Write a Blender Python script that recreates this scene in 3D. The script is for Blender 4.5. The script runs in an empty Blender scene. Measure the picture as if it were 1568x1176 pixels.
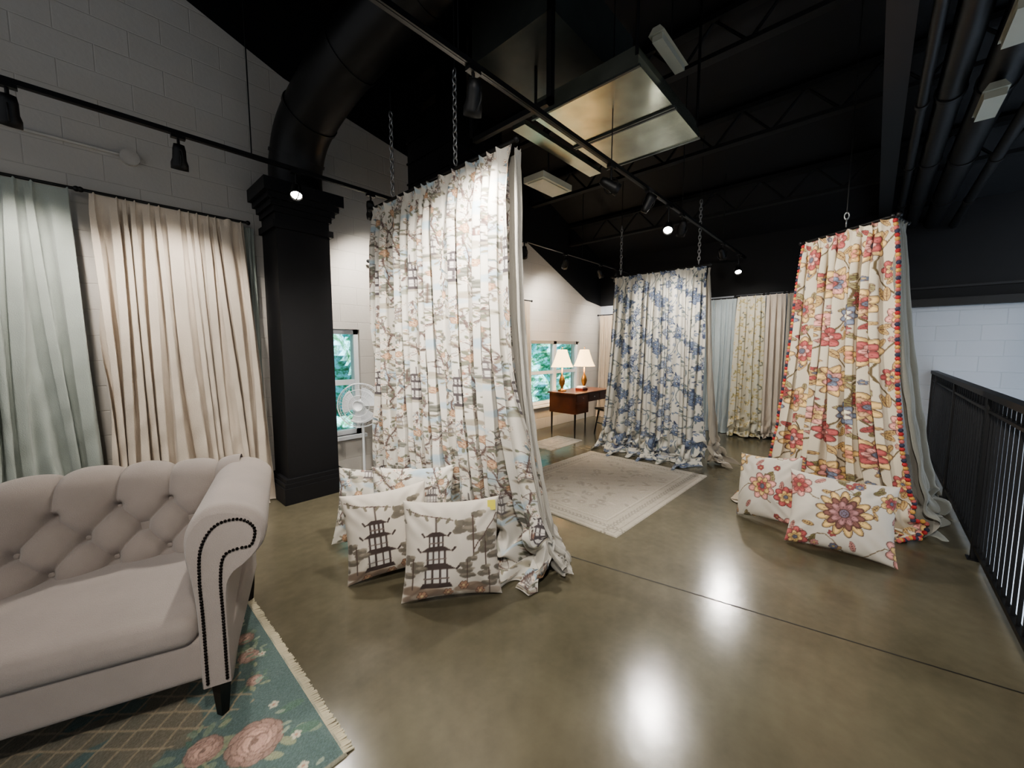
import bpy, math, random
import numpy as np
from mathutils import Vector, Matrix
random.seed(7); np.random.seed(7)
PI=math.pi
# ------------------------------------------------------------------ helpers
def lin(c):
    c=np.asarray(c,dtype=float)
    return np.where(c<=0.04045,c/12.92,((c+0.055)/1.055)**2.4)
def new_mat(name):
    m=bpy.data.materials.new(name); m.use_nodes=True
    return m,m.node_tree.nodes,m.node_tree.links,m.node_tree.nodes['Principled BSDF']
def mat(name,col,rough=0.6,metal=0.0,var=0.12,scale=8,bump=0.0,bscale=60,sheen=0,emit=None,estr=0,coat=0):
    m,N,L,B=new_mat(name)
    c=lin(col)
    tc=N.new('ShaderNodeTexCoord'); no=N.new('ShaderNodeTexNoise'); no.inputs['Scale'].default_value=scale; no.inputs['Detail'].default_value=5
    L.new(tc.outputs['Object'],no.inputs['Vector'])
    r=N.new('ShaderNodeValToRGB')
    r.color_ramp.elements[0].position=.3; r.color_ramp.elements[1].position=.7
    r.color_ramp.elements[0].color=(*(c*(1-var)),1); r.color_ramp.elements[1].color=(*np.minimum(c*(1+var),1),1)
    L.new(no.outputs['Fac'],r.inputs['Fac']); L.new(r.outputs['Color'],B.inputs['Base Color'])
    B.inputs['Roughness'].default_value=rough; B.inputs['Metallic'].default_value=metal
    if sheen: B.inputs['Sheen Weight'].default_value=sheen
    if coat: B.inputs['Coat Weight'].default_value=coat
    if bump:
        n2=N.new('ShaderNodeTexNoise'); n2.inputs['Scale'].default_value=bscale; n2.inputs['Detail'].default_value=3
        L.new(tc.outputs['Object'],n2.inputs['Vector'])
        b=N.new('ShaderNodeBump'); b.inputs['Strength'].default_value=bump; b.inputs['Distance'].default_value=.01
        L.new(n2.outputs['Fac'],b.inputs['Height']); L.new(b.outputs['Normal'],B.inputs['Normal'])
    if emit is not None:
        B.inputs['Emission Color'].default_value=(*lin(emit),1); B.inputs['Emission Strength'].default_value=estr
    return m
def vmat(name,rough=.85,bump=.15,bscale=250,sheen=.15,sat=.84):
    m,N,L,B=new_mat(name)
    a=N.new('ShaderNodeAttribute'); a.attribute_name='Col'
    tc=N.new('ShaderNodeTexCoord'); no=N.new('ShaderNodeTexNoise'); no.inputs['Scale'].default_value=bscale
    L.new(tc.outputs['Object'],no.inputs['Vector'])
    hs=N.new('ShaderNodeHueSaturation'); hs.inputs['Saturation'].default_value=sat; L.new(a.outputs['Color'],hs.inputs['Color'])
    mx=N.new('ShaderNodeMix'); mx.data_type='RGBA'; mx.blend_type='MULTIPLY'; mx.inputs[0].default_value=.12
    L.new(hs.outputs['Color'],mx.inputs[6]); L.new(no.outputs['Color'],mx.inputs[7])
    L.new(mx.outputs[2],B.inputs['Base Color'])
    b=N.new('ShaderNodeBump'); b.inputs['Strength'].default_value=bump; b.inputs['Distance'].default_value=.003
    L.new(no.outputs['Fac'],b.inputs['Height']); L.new(b.outputs['Normal'],B.inputs['Normal'])
    B.inputs['Roughness'].default_value=rough; B.inputs['Sheen Weight'].default_value=sheen
    return m
def link(o):
    bpy.context.scene.collection.objects.link(o); return o
class MB:
    def __init__(s): s.V=[];s.F=[];s.M=[];s.S=[];s.C=[];s.n=0;s.mats=[]
    def mi(s,m):
        if m not in s.mats: s.mats.append(m)
        return s.mats.index(m)
    def add(s,V,F,m,smooth=False,col=None,T=None):
        V=np.asarray(V,float).reshape(-1,3)
        if T is not None:
            T=np.array(T); V=V@T[:3,:3].T+T[:3,3]
        k=s.mi(m)
        s.V.append(V); s.F+= [tuple(int(i)+s.n for i in f) for f in F]
        s.M+=[k]*len(F); s.S+=[smooth]*len(F)
        if col is None: col=np.ones((len(V),3))*.5
        s.C.append(np.asarray(col).reshape(-1,3)); s.n+=len(V)
    def grid(s,P,m,smooth=True,col=None,wrapu=False,wrapv=False,T=None):
        nu,nv=P.shape[:2]; idx=np.arange(nu*nv).reshape(nu,nv)
        if wrapu: idx=np.vstack([idx,idx[:1]])
        if wrapv: idx=np.hstack([idx,idx[:,:1]])
        F=np.stack([idx[:-1,:-1],idx[1:,:-1],idx[1:,1:],idx[:-1,1:]],-1).reshape(-1,4)
        s.add(P.reshape(-1,3),F.tolist(),m,smooth,col,T)
    def box(s,a,b,m,T=None):
        x0,y0,z0=a;x1,y1,z1=b
        V=[(x0,y0,z0),(x1,y0,z0),(x1,y1,z0),(x0,y1,z0),(x0,y0,z1),(x1,y0,z1),(x1,y1,z1),(x0,y1,z1)]
        F=[(3,2,1,0),(4,5,6,7),(0,1,5,4),(1,2,6,5),(2,3,7,6),(3,0,4,7)]
        s.add(V,F,m,False,None,T)
    def rbox(s,a,b,r,m,n=10,crown=0,T=None,pert=None):
        a=np.array(a,float);b=np.array(b,float);c=(a+b)/2;h=(b-a)/2
        g=np.linspace(-1,1,n*2+1); g=np.sign(g)*(1-(1-np.abs(g))**1.7)
        A,Bq=np.meshgrid(g,g,indexing='ij')
        for ax in range(3):
            for sg in (-1,1):
                P=np.zeros(A.shape+(3,)); P[...,ax]=sg; P[...,(ax+1)%3]=A; P[...,(ax+2)%3]=Bq
                if sg<0: P=P[::-1]
                Q=P*h; I=np.clip(Q,-(h-r),h-r); D=Q-I; L=np.linalg.norm(D,axis=-1,keepdims=True)+1e-9
                Q=I+D/L*r
                if crown: Q[...,2]+=crown*np.where(Q[...,2]>0,1,-.0)*(1-P[...,0]**2)*(1-P[...,1]**2)
                Q=Q+c
                if pert is not None: Q=pert(Q)
                s.grid(Q,m,True,None,False,False,T)
    def tube(s,pts,rad,m,n=12,cap=True,T=None,smooth=True):
        pts=np.array(pts,float); k=len(pts)
        if np.isscalar(rad): rad=[rad]*k
        tan=np.gradient(pts,axis=0); tan/=np.linalg.norm(tan,axis=1,keepdims=True)+1e-12
        up=np.array([0,0,1.]) if abs(tan[0][2])<.9 else np.array([1.,0,0])
        P=np.zeros((k,n,3)); th=np.arange(n)*2*PI/n
        u=np.cross(tan[0],up); u/=np.linalg.norm(u)
        for i in range(k):
            u=u-tan[i]*u.dot(tan[i]); u/=np.linalg.norm(u)+1e-12; w=np.cross(tan[i],u)
            P[i]=pts[i]+rad[i]*(np.cos(th)[:,None]*u+np.sin(th)[:,None]*w)
        s.grid(P,m,smooth,None,False,True,T)
        if cap:
            s.add(P[0],[tuple(range(n))],m,False,None,T); s.add(P[-1],[tuple(range(n))[::-1]],m,False,None,T)
    def cyl(s,a,b,r,m,r2=None,n=16,T=None):
        s.tube([a,b],[r,r if r2 is None else r2],m,n,True,T)
    def sph(s,c,r,m,n=10,T=None,col=None):
        r=np.array([r,r,r]) if np.isscalar(r) else np.array(r)
        th=np.linspace(0,PI,n)[:,None]; ph=(np.arange(2*n)*PI/n)[None,:]
        P=np.stack([np.sin(th)*np.cos(ph),np.sin(th)*np.sin(ph),np.cos(th)+0*ph],-1)*r+np.array(c)
        s.grid(P,m,True,None if col is None else np.tile(col,(P.shape[0]*P.shape[1],1)),False,True,T)
    def torus(s,c,R,r,m,axis='z',n=24,k=8,T=None,sx=1):
        a=(np.arange(n)*2*PI/n)[:,None]; b=(np.arange(k)*2*PI/k)[None,:]
        X=(R+r*np.cos(b))*np.cos(a)*sx;Y=(R+r*np.cos(b))*np.sin(a);Z=r*np.sin(b)+0*a
        P={'z':(X,Y,Z),'x':(Z,Y,X),'y':(Y,Z,X)}[axis]
        s.grid(np.stack(P,-1)+np.array(c),m,True,None,True,True,T)
    def lathe(s,prof,m,c=(0,0,0),n=32,T=None,smooth=True):
        prof=np.array(prof,float); th=(np.arange(n)*2*PI/n)
        P=np.stack([prof[:,0][:,None]*np.cos(th),prof[:,0][:,None]*np.sin(th),prof[:,1][:,None]+0*th[None]],-1)+np.array(c)
        s.grid(P,m,smooth,None,False,True,T)
    def prism(s,poly,h0,h1,m,plane='xz',T=None,smooth=False):
        n=len(poly)
        def mk(h):
            if plane=='xz': return [(x,h,z) for x,z in poly]
            if plane=='yz': return [(h,x,z) for x,z in poly]
            return [(x,z,h) for x,z in poly]
        V=mk(h0)+mk(h1)
        s.add(V,[tuple(range(n))[::-1],tuple(range(n,2*n))],m,False,None,T)
        s.add(V,[(i,(i+1)%n,n+(i+1)%n,n+i) for i in range(n)],m,smooth,None,T)
    def obj(s,name,loc=(0,0,0),rz=0,rot=None,parent=None):
        me=bpy.data.meshes.new(name); V=np.vstack(s.V)
        me.from_pydata(V.tolist(),[],s.F)
        for m in s.mats: me.materials.append(m)
        me.polygons.foreach_set('material_index',s.M); me.polygons.foreach_set('use_smooth',s.S)
        C=np.vstack(s.C); at=me.color_attributes.new('Col','FLOAT_COLOR','POINT')
        at.data.foreach_set('color',np.hstack([C,np.ones((len(C),1))]).astype(np.float32).ravel())
        me.update()
        o=bpy.data.objects.new(name,me); o.location=loc
        o.rotation_euler=rot if rot is not None else (0,0,rz)
        if parent: o.parent=parent
        return link(o)

# ------------------------------------------------------------------ fabric painter (procedural, wraps)
class Tile:
    def __init__(s,w,h,ppm,bg):
        s.w,s.h,s.p=w,h,ppm; s.W=int(w*ppm);s.H=int(h*ppm)
        s.X,s.Y=np.meshgrid((np.arange(s.W)+.5)/ppm,(np.arange(s.H)+.5)/ppm)
        s.I=np.ones((s.H,s.W,3))*np.array(bg)
    def d(s,cx,cy):
        return (s.X-cx+s.w/2)%s.w-s.w/2,(s.Y-cy+s.h/2)%s.h-s.h/2
    def blend(s,M,col,al=1):
        M=np.clip(M,0,1)[...,None]*al; s.I=s.I*(1-M)+np.array(col)*M
    def ell(s,cx,cy,rx,ry,rot,col,al=1,soft=.0015):
        dx,dy=s.d(cx,cy); c,n=math.cos(rot),math.sin(rot)
        a=(dx*c+dy*n)/rx;b=(-dx*n+dy*c)/ry
        s.blend((1-np.sqrt(a*a+b*b))*min(rx,ry)/soft+.5,col,al)
    def seg(s,x0,y0,x1,y1,w,col,al=1,soft=.0015):
        mx,my=(x0+x1)/2,(y0+y1)/2; dx,dy=s.d(mx,my); hx,hy=(x1-x0)/2,(y1-y0)/2; L=hx*hx+hy*hy+1e-12
        t=np.clip((dx*hx+dy*hy)/L,-1,1); r=np.hypot(dx-t*hx,dy-t*hy)
        s.blend((w/2-r)/soft+.5,col,al)
    def path(s,pts,w,col,al=1):
        for a,b in zip(pts[:-1],pts[1:]): s.seg(a[0],a[1],b[0],b[1],w,col,al)
    def poly(s,pts,col,al=1,soft=.0015):
        cx=sum(p[0] for p in pts)/len(pts);cy=sum(p[1] for p in pts)/len(pts); dx,dy=s.d(cx,cy); M=np.ones_like(dx)*9
        for i in range(len(pts)):
            ax,ay=pts[i][0]-cx,pts[i][1]-cy;bx,by=pts[(i+1)%len(pts)][0]-cx,pts[(i+1)%len(pts)][1]-cy
            nx,ny=by-ay,-(bx-ax);l=math.hypot(nx,ny)+1e-9; dd=((dx-ax)*nx+(dy-ay)*ny)/l; d0=((-ax)*nx+(-ay)*ny)/l
            if d0<0: dd=-dd
            M=np.minimum(M,dd/soft+.5)
        s.blend(M,col,al)
    def flower(s,cx,cy,r,n,col,cen,rot=0,ratio=.42,edge=None):
        for i in range(n):
            a=rot+i*2*PI/n
            if edge: s.ell(cx+math.cos(a)*r*.55,cy+math.sin(a)*r*.55,r*.5,r*ratio*1.1,a,edge)
            s.ell(cx+math.cos(a)*r*.52,cy+math.sin(a)*r*.52,r*.44,r*ratio*.85,a,col)
        s.ell(cx,cy,r*.28,r*.28,0,cen)
    def sample(s,u,v):
        return lin(s.I[(np.floor(v*s.p).astype(int))%s.H,(np.floor(u*s.p).astype(int))%s.W])
def wob(x,y,x1,y1,n,amp,rr):
    return [(x+(x1-x)*i/n+(rr.uniform(-amp,amp) if 0<i<n else 0),y+(y1-y)*i/n+(rr.uniform(-amp,amp)*.5 if 0<i<n else 0)) for i in range(n+1)]
def pagoda(t,x,y,s,c1=(.36,.33,.34),c2=(.55,.53,.52)):
    t.poly([(x-.10*s,y),(x+.10*s,y),(x+.085*s,y-.03*s),(x-.085*s,y-.03*s)],c1)
    lv=[(.075,.03,.12),(.06,.15,.10),(.045,.25,.08)]
    for w,b,h in lv:
        t.poly([(x-w*s,y-b*s),(x+w*s,y-b*s),(x+w*s,y-(b+h*.75)*s),(x-w*s,y-(b+h*.75)*s)],(.80,.78,.75))
        for k in (-1,-.35,.35,1): t.seg(x+k*w*s*.9,y-b*s,x+k*w*s*.9,y-(b+h*.7)*s,.012*s,c1)
        t.seg(x-w*s,y-(b+h*.25)*s,x+w*s,y-(b+h*.25)*s,.008*s,c2)
        yy=y-(b+h*.7)*s
        t.poly([(x-w*1.65*s,yy),(x+w*1.65*s,yy),(x+w*.6*s,yy-h*.35*s),(x-w*.6*s,yy-h*.35*s)],c1)
        t.seg(x-w*1.65*s,yy,x-w*1.95*s,yy-.02*s,.012*s,c1);t.seg(x+w*1.65*s,yy,x+w*1.95*s,yy-.02*s,.012*s,c1)
    t.seg(x,y-.33*s,x,y-.42*s,.010*s,c1)
def pine(t,x,y,s,rr,c=(.42,.41,.39)):
    for k in range(4):
        xx=x+rr.uniform(-.05,.05)*s;yy=y-k*.035*s
        w=(.075-.012*k)*s
        for q in range(4):
            t.ell(xx+rr.uniform(-.6,.6)*w,yy+rr.uniform(-.006,.006)*s,w*.5,.016*s,rr.uniform(-.3,.3),c,.9)
        t.ell(xx+.02*s,yy-.010*s,w*.6,.010*s,0,tuple(v*1.3 for v in c),.8)
    t.seg(x,y+.09*s,x,y-.1*s,.008*s,(.35,.28,.24))
def bird(t,x,y,s,d,rr):
    c=rr.choice(((.45,.52,.56),(.62,.42,.32),(.42,.36,.32)))
    t.ell(x,y,.022*s,.010*s,-.3*d,c); t.ell(x+.020*s*d,y-.010*s,.008*s,.008*s,0,c); t.seg(x-.018*s*d,y+.006*s,x-.05*s*d,y+.018*s,.006*s,c); t.seg(x+.026*s*d,y-.010*s,x+.034*s*d,y-.008*s,.003*s,(.3,.25,.2))
    t.ell(x-.004*s*d,y-.002*s,.014*s,.006*s,-.5*d,tuple(v*.75 for v in c))
def tile_chin():
    rr=random.Random(11); bg=(.80,.78,.735); t=Tile(.68,.92,450,bg)
    for x,y,w,h in [(.12,.2,.15,.05),(.5,.33,.17,.045),(.3,.62,.16,.06),(.62,.80,.14,.045),(.05,.5,.12,.035),(.44,.02,.14,.035),(.2,.95,.1,.03),(.58,.62,.12,.03)]:
        for q in range(5): t.ell(x+rr.uniform(-.06,.06),y+rr.uniform(-.02,.02),w*.5,h*.6,rr.uniform(-.3,.3),(.62,.71,.76),.45,.01)
    for x,y,w,h in [(.16,.80,.15,.026),(.52,.58,.13,.024),(.36,.9,.15,.022),(.10,.33,.10,.018),(.60,.12,.09,.016)]:
        for q in range(6):
            xx=x+rr.uniform(-.8,.8)*w; t.ell(xx,y+rr.uniform(-.01,.015),w*.36,h*.8,rr.uniform(-.2,.2),rr.choice(((.64,.61,.53),(.59,.54,.47),(.55,.54,.46))),.75,.006)
        for q in range(6): t.ell(x+rr.uniform(-.8,.8)*w,y+rr.uniform(-.01,.03),.016,.007,rr.uniform(-.5,.5),(.43,.40,.35),.9)
    pagoda(t,.16,.80,.66,(.30,.27,.28)); pagoda(t,.53,.575,.48,(.38,.35,.35)); pagoda(t,.10,.33,.36,(.46,.43,.42)); pagoda(t,.60,.12,.30,(.52,.49,.47))
    for x,y,s in [(.30,.80,.9),(.62,.56,.7),(.03,.62,.7),(.44,.86,.8),(.38,.57,.6),(.60,.30,.6)]: pine(t,x,y,s,rr,(.41,.41,.37))
    br=[wob(.36,.92,.28,.48,8,.022,rr),wob(.28,.48,.42,.05,8,.025,rr),wob(.28,.48,.08,.28,5,.02,rr),wob(.08,.28,.16,-.02,6,.02,rr),
        wob(.42,.2,.62,.04,5,.02,rr),wob(.60,.52,.50,.10,7,.022,rr),wob(.36,.3,.22,.10,5,.02,rr),wob(.62,.04,.66,-.16,4,.015,rr),wob(.60,.76,.66,.42,6,.02,rr),wob(.02,.72,.1,.42,6,.02,rr),wob(.20,.66,.24,.44,4,.02,rr)]
    for b in br:
        t.path(b,.011,(.36,.28,.26)); t.path([(p[0]+.003,p[1]) for p in b],.003,(.57,.48,.43))
        for p in b[1:]:
            for k in range(4):
                a=rr.uniform(0,6.28); l=rr.uniform(.03,.075); m_=(p[0]+math.cos(a)*l*.5+.006,p[1]+math.sin(a)*l*.5); e=(p[0]+math.cos(a)*l,p[1]+math.sin(a)*l)
                t.path([p,m_,e],.0042,(.42,.35,.33))
                if rr.random()<.62: t.ell(e[0],e[1],.015,.007,a+.4,rr.choice(((.46,.47,.39),(.43,.43,.38),(.56,.52,.43))))
                else: t.flower(e[0],e[1],.016,5,(.87,.83,.77),(.66,.48,.38),a,edge=(.60,.53,.48))
    for x,y,r in [(.40,.10,.034),(.16,.16,.034),(.53,.24,.030),(.30,.44,.034),(.60,.42,.026),(.46,.70,.028),(.22,.90,.026),(.64,.88,.028)]:
        t.flower(x,y,r,6,(.73,.57,.42),(.82,.70,.52),rr.random()*6,edge=(.52,.38,.30))
        t.flower(x,y,r*.55,5,(.82,.68,.52),(.56,.38,.30),rr.random()*6,edge=(.58,.43,.34))
        for k in range(3):
            a=rr.uniform(0,6.3); t.ell(x+math.cos(a)*r*1.4,y+math.sin(a)*r*1.4,r*.6,r*.26,a,(.47,.47,.39))
    for x,y in [(.25,.74),(.10,.70),(.47,.50)]:
        t.ell(x,y,.006,.022,0,(.45,.33,.30)); t.ell(x,y-.026,.008,.008,0,(.35,.28,.26)); t.ell(x+.013,y+.002,.005,.018,.2,(.62,.46,.38))
    for x,y,d in [(.35,.38,1),(.1,.12,-1),(.50,.46,1),(.63,.70,-1),(.24,.56,1)]: bird(t,x,y,1.1,d,rr)
    return t
def tile_blue():
    bg=(.79,.775,.73)
    rr=random.Random(5); t=Tile(.62,.66,400,bg); c1=(.23,.28,.40);c2=(.42,.48,.58);c3=(.39,.44,.46)
    for x in (.1,.31,.52):
        t.path([(x+.09*math.sin(k/16*2*PI+x*9),.66*k/16) for k in range(17)],.009,c3)
    for i in range(70):
        x,y=rr.uniform(0,.62),rr.uniform(0,.66); a=rr.uniform(0,6.28)
        t.ell(x,y,.024,.009,a,rr.choice((c1,c3,c2,(.54,.57,.52))),.95); t.seg(x-.02,y,x+.02*math.cos(a),y+.02*math.sin(a),.004,c3)
    for i in range(15):
        x,y=rr.uniform(0,.62),rr.uniform(0,.66); a=rr.uniform(0,6.28); r=rr.uniform(.032,.056)
        t.ell(x,y,r*.7,r*.7,0,bg); t.flower(x,y,r,rr.choice((6,7,8)),c2 if i%2 else (.60,.64,.70),(.70,.68,.60),a,edge=c1)
        t.ell(x,y,r*.3,r*.3,0,c1);t.ell(x,y,r*.16,r*.16,0,(.78,.76,.66))
        for k in range(4): 
            b=a+k*1.6; t.ell(x+math.cos(b)*r*1.3,y+math.sin(b)*r*1.3,r*.5,r*.2,b,c1 if k%2 else c3)
    return t
def petalflower(t,x,y,r,layers,cen,rr,edge):
    ro=rr.random()*6
    for f,n,c in layers:
        for i in range(n):
            a=ro+f*3+i*2*PI/n; px,py=x+math.cos(a)*r*f*.62,y+math.sin(a)*r*f*.62; pl=r*f*.40; pw=min(pl*.8,r*f*2.1/n)
            t.ell(px,py,pl*1.08,pw*1.12,a,edge); t.ell(px,py,pl*.98,pw*.98,a,c)
            t.ell(px+math.cos(a)*pl*.35,py+math.sin(a)*pl*.35,pl*.5,pw*.5,a,tuple(min(v*1.18+.03,1) for v in c)); t.seg(px-math.cos(a)*pl*.6,py-math.sin(a)*pl*.6,px+math.cos(a)*pl*.3,py+math.sin(a)*pl*.3,.0022,edge)
    t.ell(x,y,r*.20,r*.20,0,edge); t.ell(x,y,r*.16,r*.16,0,cen)
    for i in range(7):
        a=i*2*PI/7; t.ell(x+math.cos(a)*r*.09,y+math.sin(a)*r*.09,r*.025,r*.025,0,edge)
RED=(.66,.26,.25);GOLD=(.80,.66,.38);OLV=(.52,.50,.30);BLU=(.43,.48,.57);ORG=(.78,.48,.34);PNK=(.80,.54,.50);BRN=(.38,.25,.22);CRM=(.85,.805,.71)
def jac_leaf(t,x,y,l,a,c,rr):
    t.ell(x,y,l,l*.42,a,BRN); t.ell(x,y,l*.93,l*.36,a,c)
    t.seg(x-l*.9*math.cos(a),y-l*.9*math.sin(a),x+l*.8*math.cos(a),y+l*.8*math.sin(a),.0028,BRN)
    for k in (-.4,0,.4):
        px,py=x+k*l*math.cos(a),y+k*l*math.sin(a)
        for sg in (-1,1): t.seg(px,py,px+l*.3*math.cos(a+sg*.9),py+l*.3*math.sin(a+sg*.9),.002,BRN)
def tile_floral():
    rr=random.Random(21); t=Tile(.66,.72,420,CRM)
    for x in (.10,.30,.56):
        t.path([(x+.10*math.sin(k/16*2*PI+x*7),.72*k/16) for k in range(17)],.009,(.42,.35,.22))
    for i in range(46):
        x,y=rr.uniform(0,.66),rr.uniform(0,.72);a=rr.uniform(0,6.28)
        jac_leaf(t,x,y,rr.uniform(.028,.052),a,rr.choice((OLV,GOLD,GOLD,GOLD,(.66,.62,.42),OLV,RED)),rr)
    for i in range(20):
        x,y=rr.uniform(0,.66),rr.uniform(0,.72); t.flower(x,y,.02,5,rr.choice((RED,PNK,PNK,BLU)),GOLD,rr.random(),edge=BRN)
    for x,y,r,L,c in [(.15,.16,.115,[(1,9,GOLD),(.72,7,RED),(.42,6,PNK)],BLU),(.47,.38,.125,[(1,11,GOLD),(.66,7,PNK),(.40,6,BLU)],RED),(.13,.55,.105,[(1,8,GOLD),(.68,8,(.72,.56,.40)),(.42,6,RED)],BLU),
                      (.44,.06,.085,[(1,7,RED),(.6,6,PNK)],GOLD),(.35,.65,.08,[(1,7,PNK),(.62,6,GOLD)],RED),(.60,.62,.09,[(1,9,BLU),(.66,7,CRM),(.4,5,RED)],GOLD),(.62,.19,.075,[(1,7,GOLD),(.6,6,ORG)],RED),(.30,.33,.06,[(1,6,RED),(.6,5,GOLD)],BLU)]:
        petalflower(t,x,y,r,L,c,rr,BRN)
    return t
def tile_fpil():
    rr=random.Random(8); t=Tile(.8,.66,430,(.86,.83,.775))
    t.path([(.1+.7*k/16,.15+.06*math.sin(k*.9)) for k in range(17)],.006,(.5,.42,.28)); t.path([(.75*k/16,.52+.07*math.sin(k*.8+1)) for k in range(17)],.006,(.5,.42,.28))
    for i in range(26):
        x,y=rr.uniform(0,.8),rr.uniform(0,.66);jac_leaf(t,x,y,.04,rr.uniform(0,6.28),rr.choice((OLV,GOLD,GOLD,(.66,.62,.42),PNK)),rr)
    for i in range(12):
        x,y=rr.uniform(0,.8),rr.uniform(0,.66);t.flower(x,y,.026,6,rr.choice((RED,PNK,PNK,BLU)),GOLD,rr.random(),edge=(.50,.25,.24))
    t.ell(.33,.28,.165,.15,0,(.86,.83,.775)); petalflower(t,.33,.28,.16,[(1,13,GOLD),(.72,11,(.48,.30,.26)),(.52,9,(.66,.45,.45))],(.55,.50,.58),rr,BRN)
    petalflower(t,.05,.12,.09,[(1,7,PNK),(.65,6,RED)],GOLD,rr,BRN); petalflower(t,.68,.46,.11,[(1,8,PNK),(.7,7,GOLD),(.42,6,RED)],BLU,rr,BRN); petalflower(t,.06,.52,.08,[(1,7,RED),(.6,6,GOLD)],BLU,rr,BRN); petalflower(t,.60,.14,.07,[(1,7,GOLD),(.6,6,RED)],BLU,rr,BRN)
    return t
def tile_yellow():
    rr=random.Random(2); t=Tile(.4,.4,300,(.80,.775,.69))
    for i in range(30):
        x,y=rr.uniform(0,.4),rr.uniform(0,.4);a=rr.uniform(0,6.28)
        t.ell(x,y,.026,.011,a,rr.choice(((.60,.56,.36),(.46,.46,.40),(.70,.64,.42)))); t.flower(x+.03,y,.015,5,(.85,.76,.5),(.5,.45,.35))
    return t
T_ch=tile_chin();T_bl=tile_blue();T_fl=tile_floral();T_ye=tile_yellow();T_fp=tile_fpil()

# ------------------------------------------------------------------ materials
M_fabric=vmat('printed_linen',sat=.86); M_rug=vmat('woven_rug_pile',.95,.6,160,.3,sat=.82)
M_black=mat('black_painted_steel',(.045,.045,.052),.5,.0,.25)
M_dark=mat('dark_truss_paint',(.05,.05,.06),.7,.0,.2)
M_blackm=mat('black_matte_paint',(.09,.09,.104),.55,.0,.15,3)
M_ceil=mat('black_ceiling_paint',(.052,.055,.070),.7,.0,.15,3)
M_duct=mat('black_duct_paint',(.095,.095,.10),.4,.2,.2,4,.1,20)
M_chrome=mat('zinc_metal',(.66,.66,.66),.3,.9,.1)
M_white=mat('white_vinyl',(.86,.87,.88),.4,0,.03)
def plainfab(name,c,**k): return mat(name,c,.9,0,.05,5,.35,180,.25)
F_green=plainfab('pale_green_linen',(.58,.605,.58));F_cream=plainfab('cream_linen',(.755,.71,.655));F_grey=plainfab('grey_lining',(.50,.50,.47))
F_lining=plainfab('ivory_lining',(.66,.645,.61));F_blue=plainfab('pale_blue_linen',(.66,.70,.71));F_beige=plainfab('beige_linen',(.70,.64,.56));F_taupe=plainfab('taupe_linen',(.62,.59,.54))
M_sofa=mat('sofa_linen',(.64,.60,.572),.92,0,.05,6,.5,350,.3)
M_nail=mat('dark_bronze_nailheads',(.12,.10,.09),.3,.8,.1)
M_leg=mat('ebony_wood',(.06,.05,.05),.3,0,.2)
M_wood=mat('mahogany_wood',(.32,.17,.10),.3,0,.35,5,0,0,0,None,0,.3)
M_bulb=mat('led_lens',(1,1,1),.3,0,0,8,0,60,0,(1,.97,.92),60)
M_shade=mat('pleated_lamp_shade',(.95,.85,.68),.8,0,.05,8,0,60,0,(1,.84,.60),1.9)
def blockwall(name,col,axis):
    m,N,L,B=new_mat(name); tc=N.new('ShaderNodeTexCoord'); sp=N.new('ShaderNodeSeparateXYZ'); cb=N.new('ShaderNodeCombineXYZ')
    L.new(tc.outputs['Object'],sp.inputs[0]); L.new(sp.outputs[axis],cb.inputs[0]); L.new(sp.outputs[2],cb.inputs[1])
    br=N.new('ShaderNodeTexBrick'); br.inputs['Scale'].default_value=1; br.inputs['Brick Width'].default_value=.4;br.inputs['Row Height'].default_value=.2
    br.inputs['Mortar Size'].default_value=.006;br.inputs['Mortar Smooth'].default_value=.9
    c=lin(col); br.inputs['Color1'].default_value=(*c,1);br.inputs['Color2'].default_value=(*(c*.96),1);br.inputs['Mortar'].default_value=(*(c*.90),1)
    L.new(cb.outputs[0],br.inputs['Vector']); L.new(br.outputs['Color'],B.inputs['Base Color'])
    no=N.new('ShaderNodeTexNoise');no.inputs['Scale'].default_value=45;no.inputs['Detail'].default_value=4;L.new(tc.outputs['Object'],no.inputs['Vector'])
    ma=N.new('ShaderNodeMath');ma.operation='MULTIPLY_ADD';ma.inputs[1].default_value=.3;L.new(no.outputs['Fac'],ma.inputs[0])
    iv=N.new('ShaderNodeMath');iv.operation='SUBTRACT';iv.inputs[0].default_value=1;L.new(br.outputs['Fac'],iv.inputs[1]);L.new(iv.outputs[0],ma.inputs[2])
    b=N.new('ShaderNodeBump');b.inputs['Strength'].default_value=.35;b.inputs['Distance'].default_value=.012;L.new(ma.outputs[0],b.inputs['Height']);L.new(b.outputs['Normal'],B.inputs['Normal'])
    B.inputs['Roughness'].default_value=.6
    return m
M_blkL=blockwall('white_painted_block_left',(.75,.73,.70),0); M_blkB=blockwall('white_painted_block_back',(.70,.72,.75),1)
m,N,L,B=new_mat('polished_concrete'); tc=N.new('ShaderNodeTexCoord')
n1=N.new('ShaderNodeTexNoise');n1.inputs['Scale'].default_value=.9;n1.inputs['Detail'].default_value=8;n1.inputs['Roughness'].default_value=.65
n2=N.new('ShaderNodeTexNoise');n2.inputs['Scale'].default_value=14;n2.inputs['Detail'].default_value=6
L.new(tc.outputs['Object'],n1.inputs['Vector']);L.new(tc.outputs['Object'],n2.inputs['Vector'])
r=N.new('ShaderNodeValToRGB');r.color_ramp.elements[0].position=.3;r.color_ramp.elements[1].position=.72
r.color_ramp.elements[0].color=(*lin((.325,.308,.255)),1);r.color_ramp.elements[1].color=(*lin((.43,.408,.34)),1)
ad=N.new('ShaderNodeMath');ad.operation='MULTIPLY_ADD';ad.inputs[1].default_value=.25;L.new(n2.outputs['Fac'],ad.inputs[0]);
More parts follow.
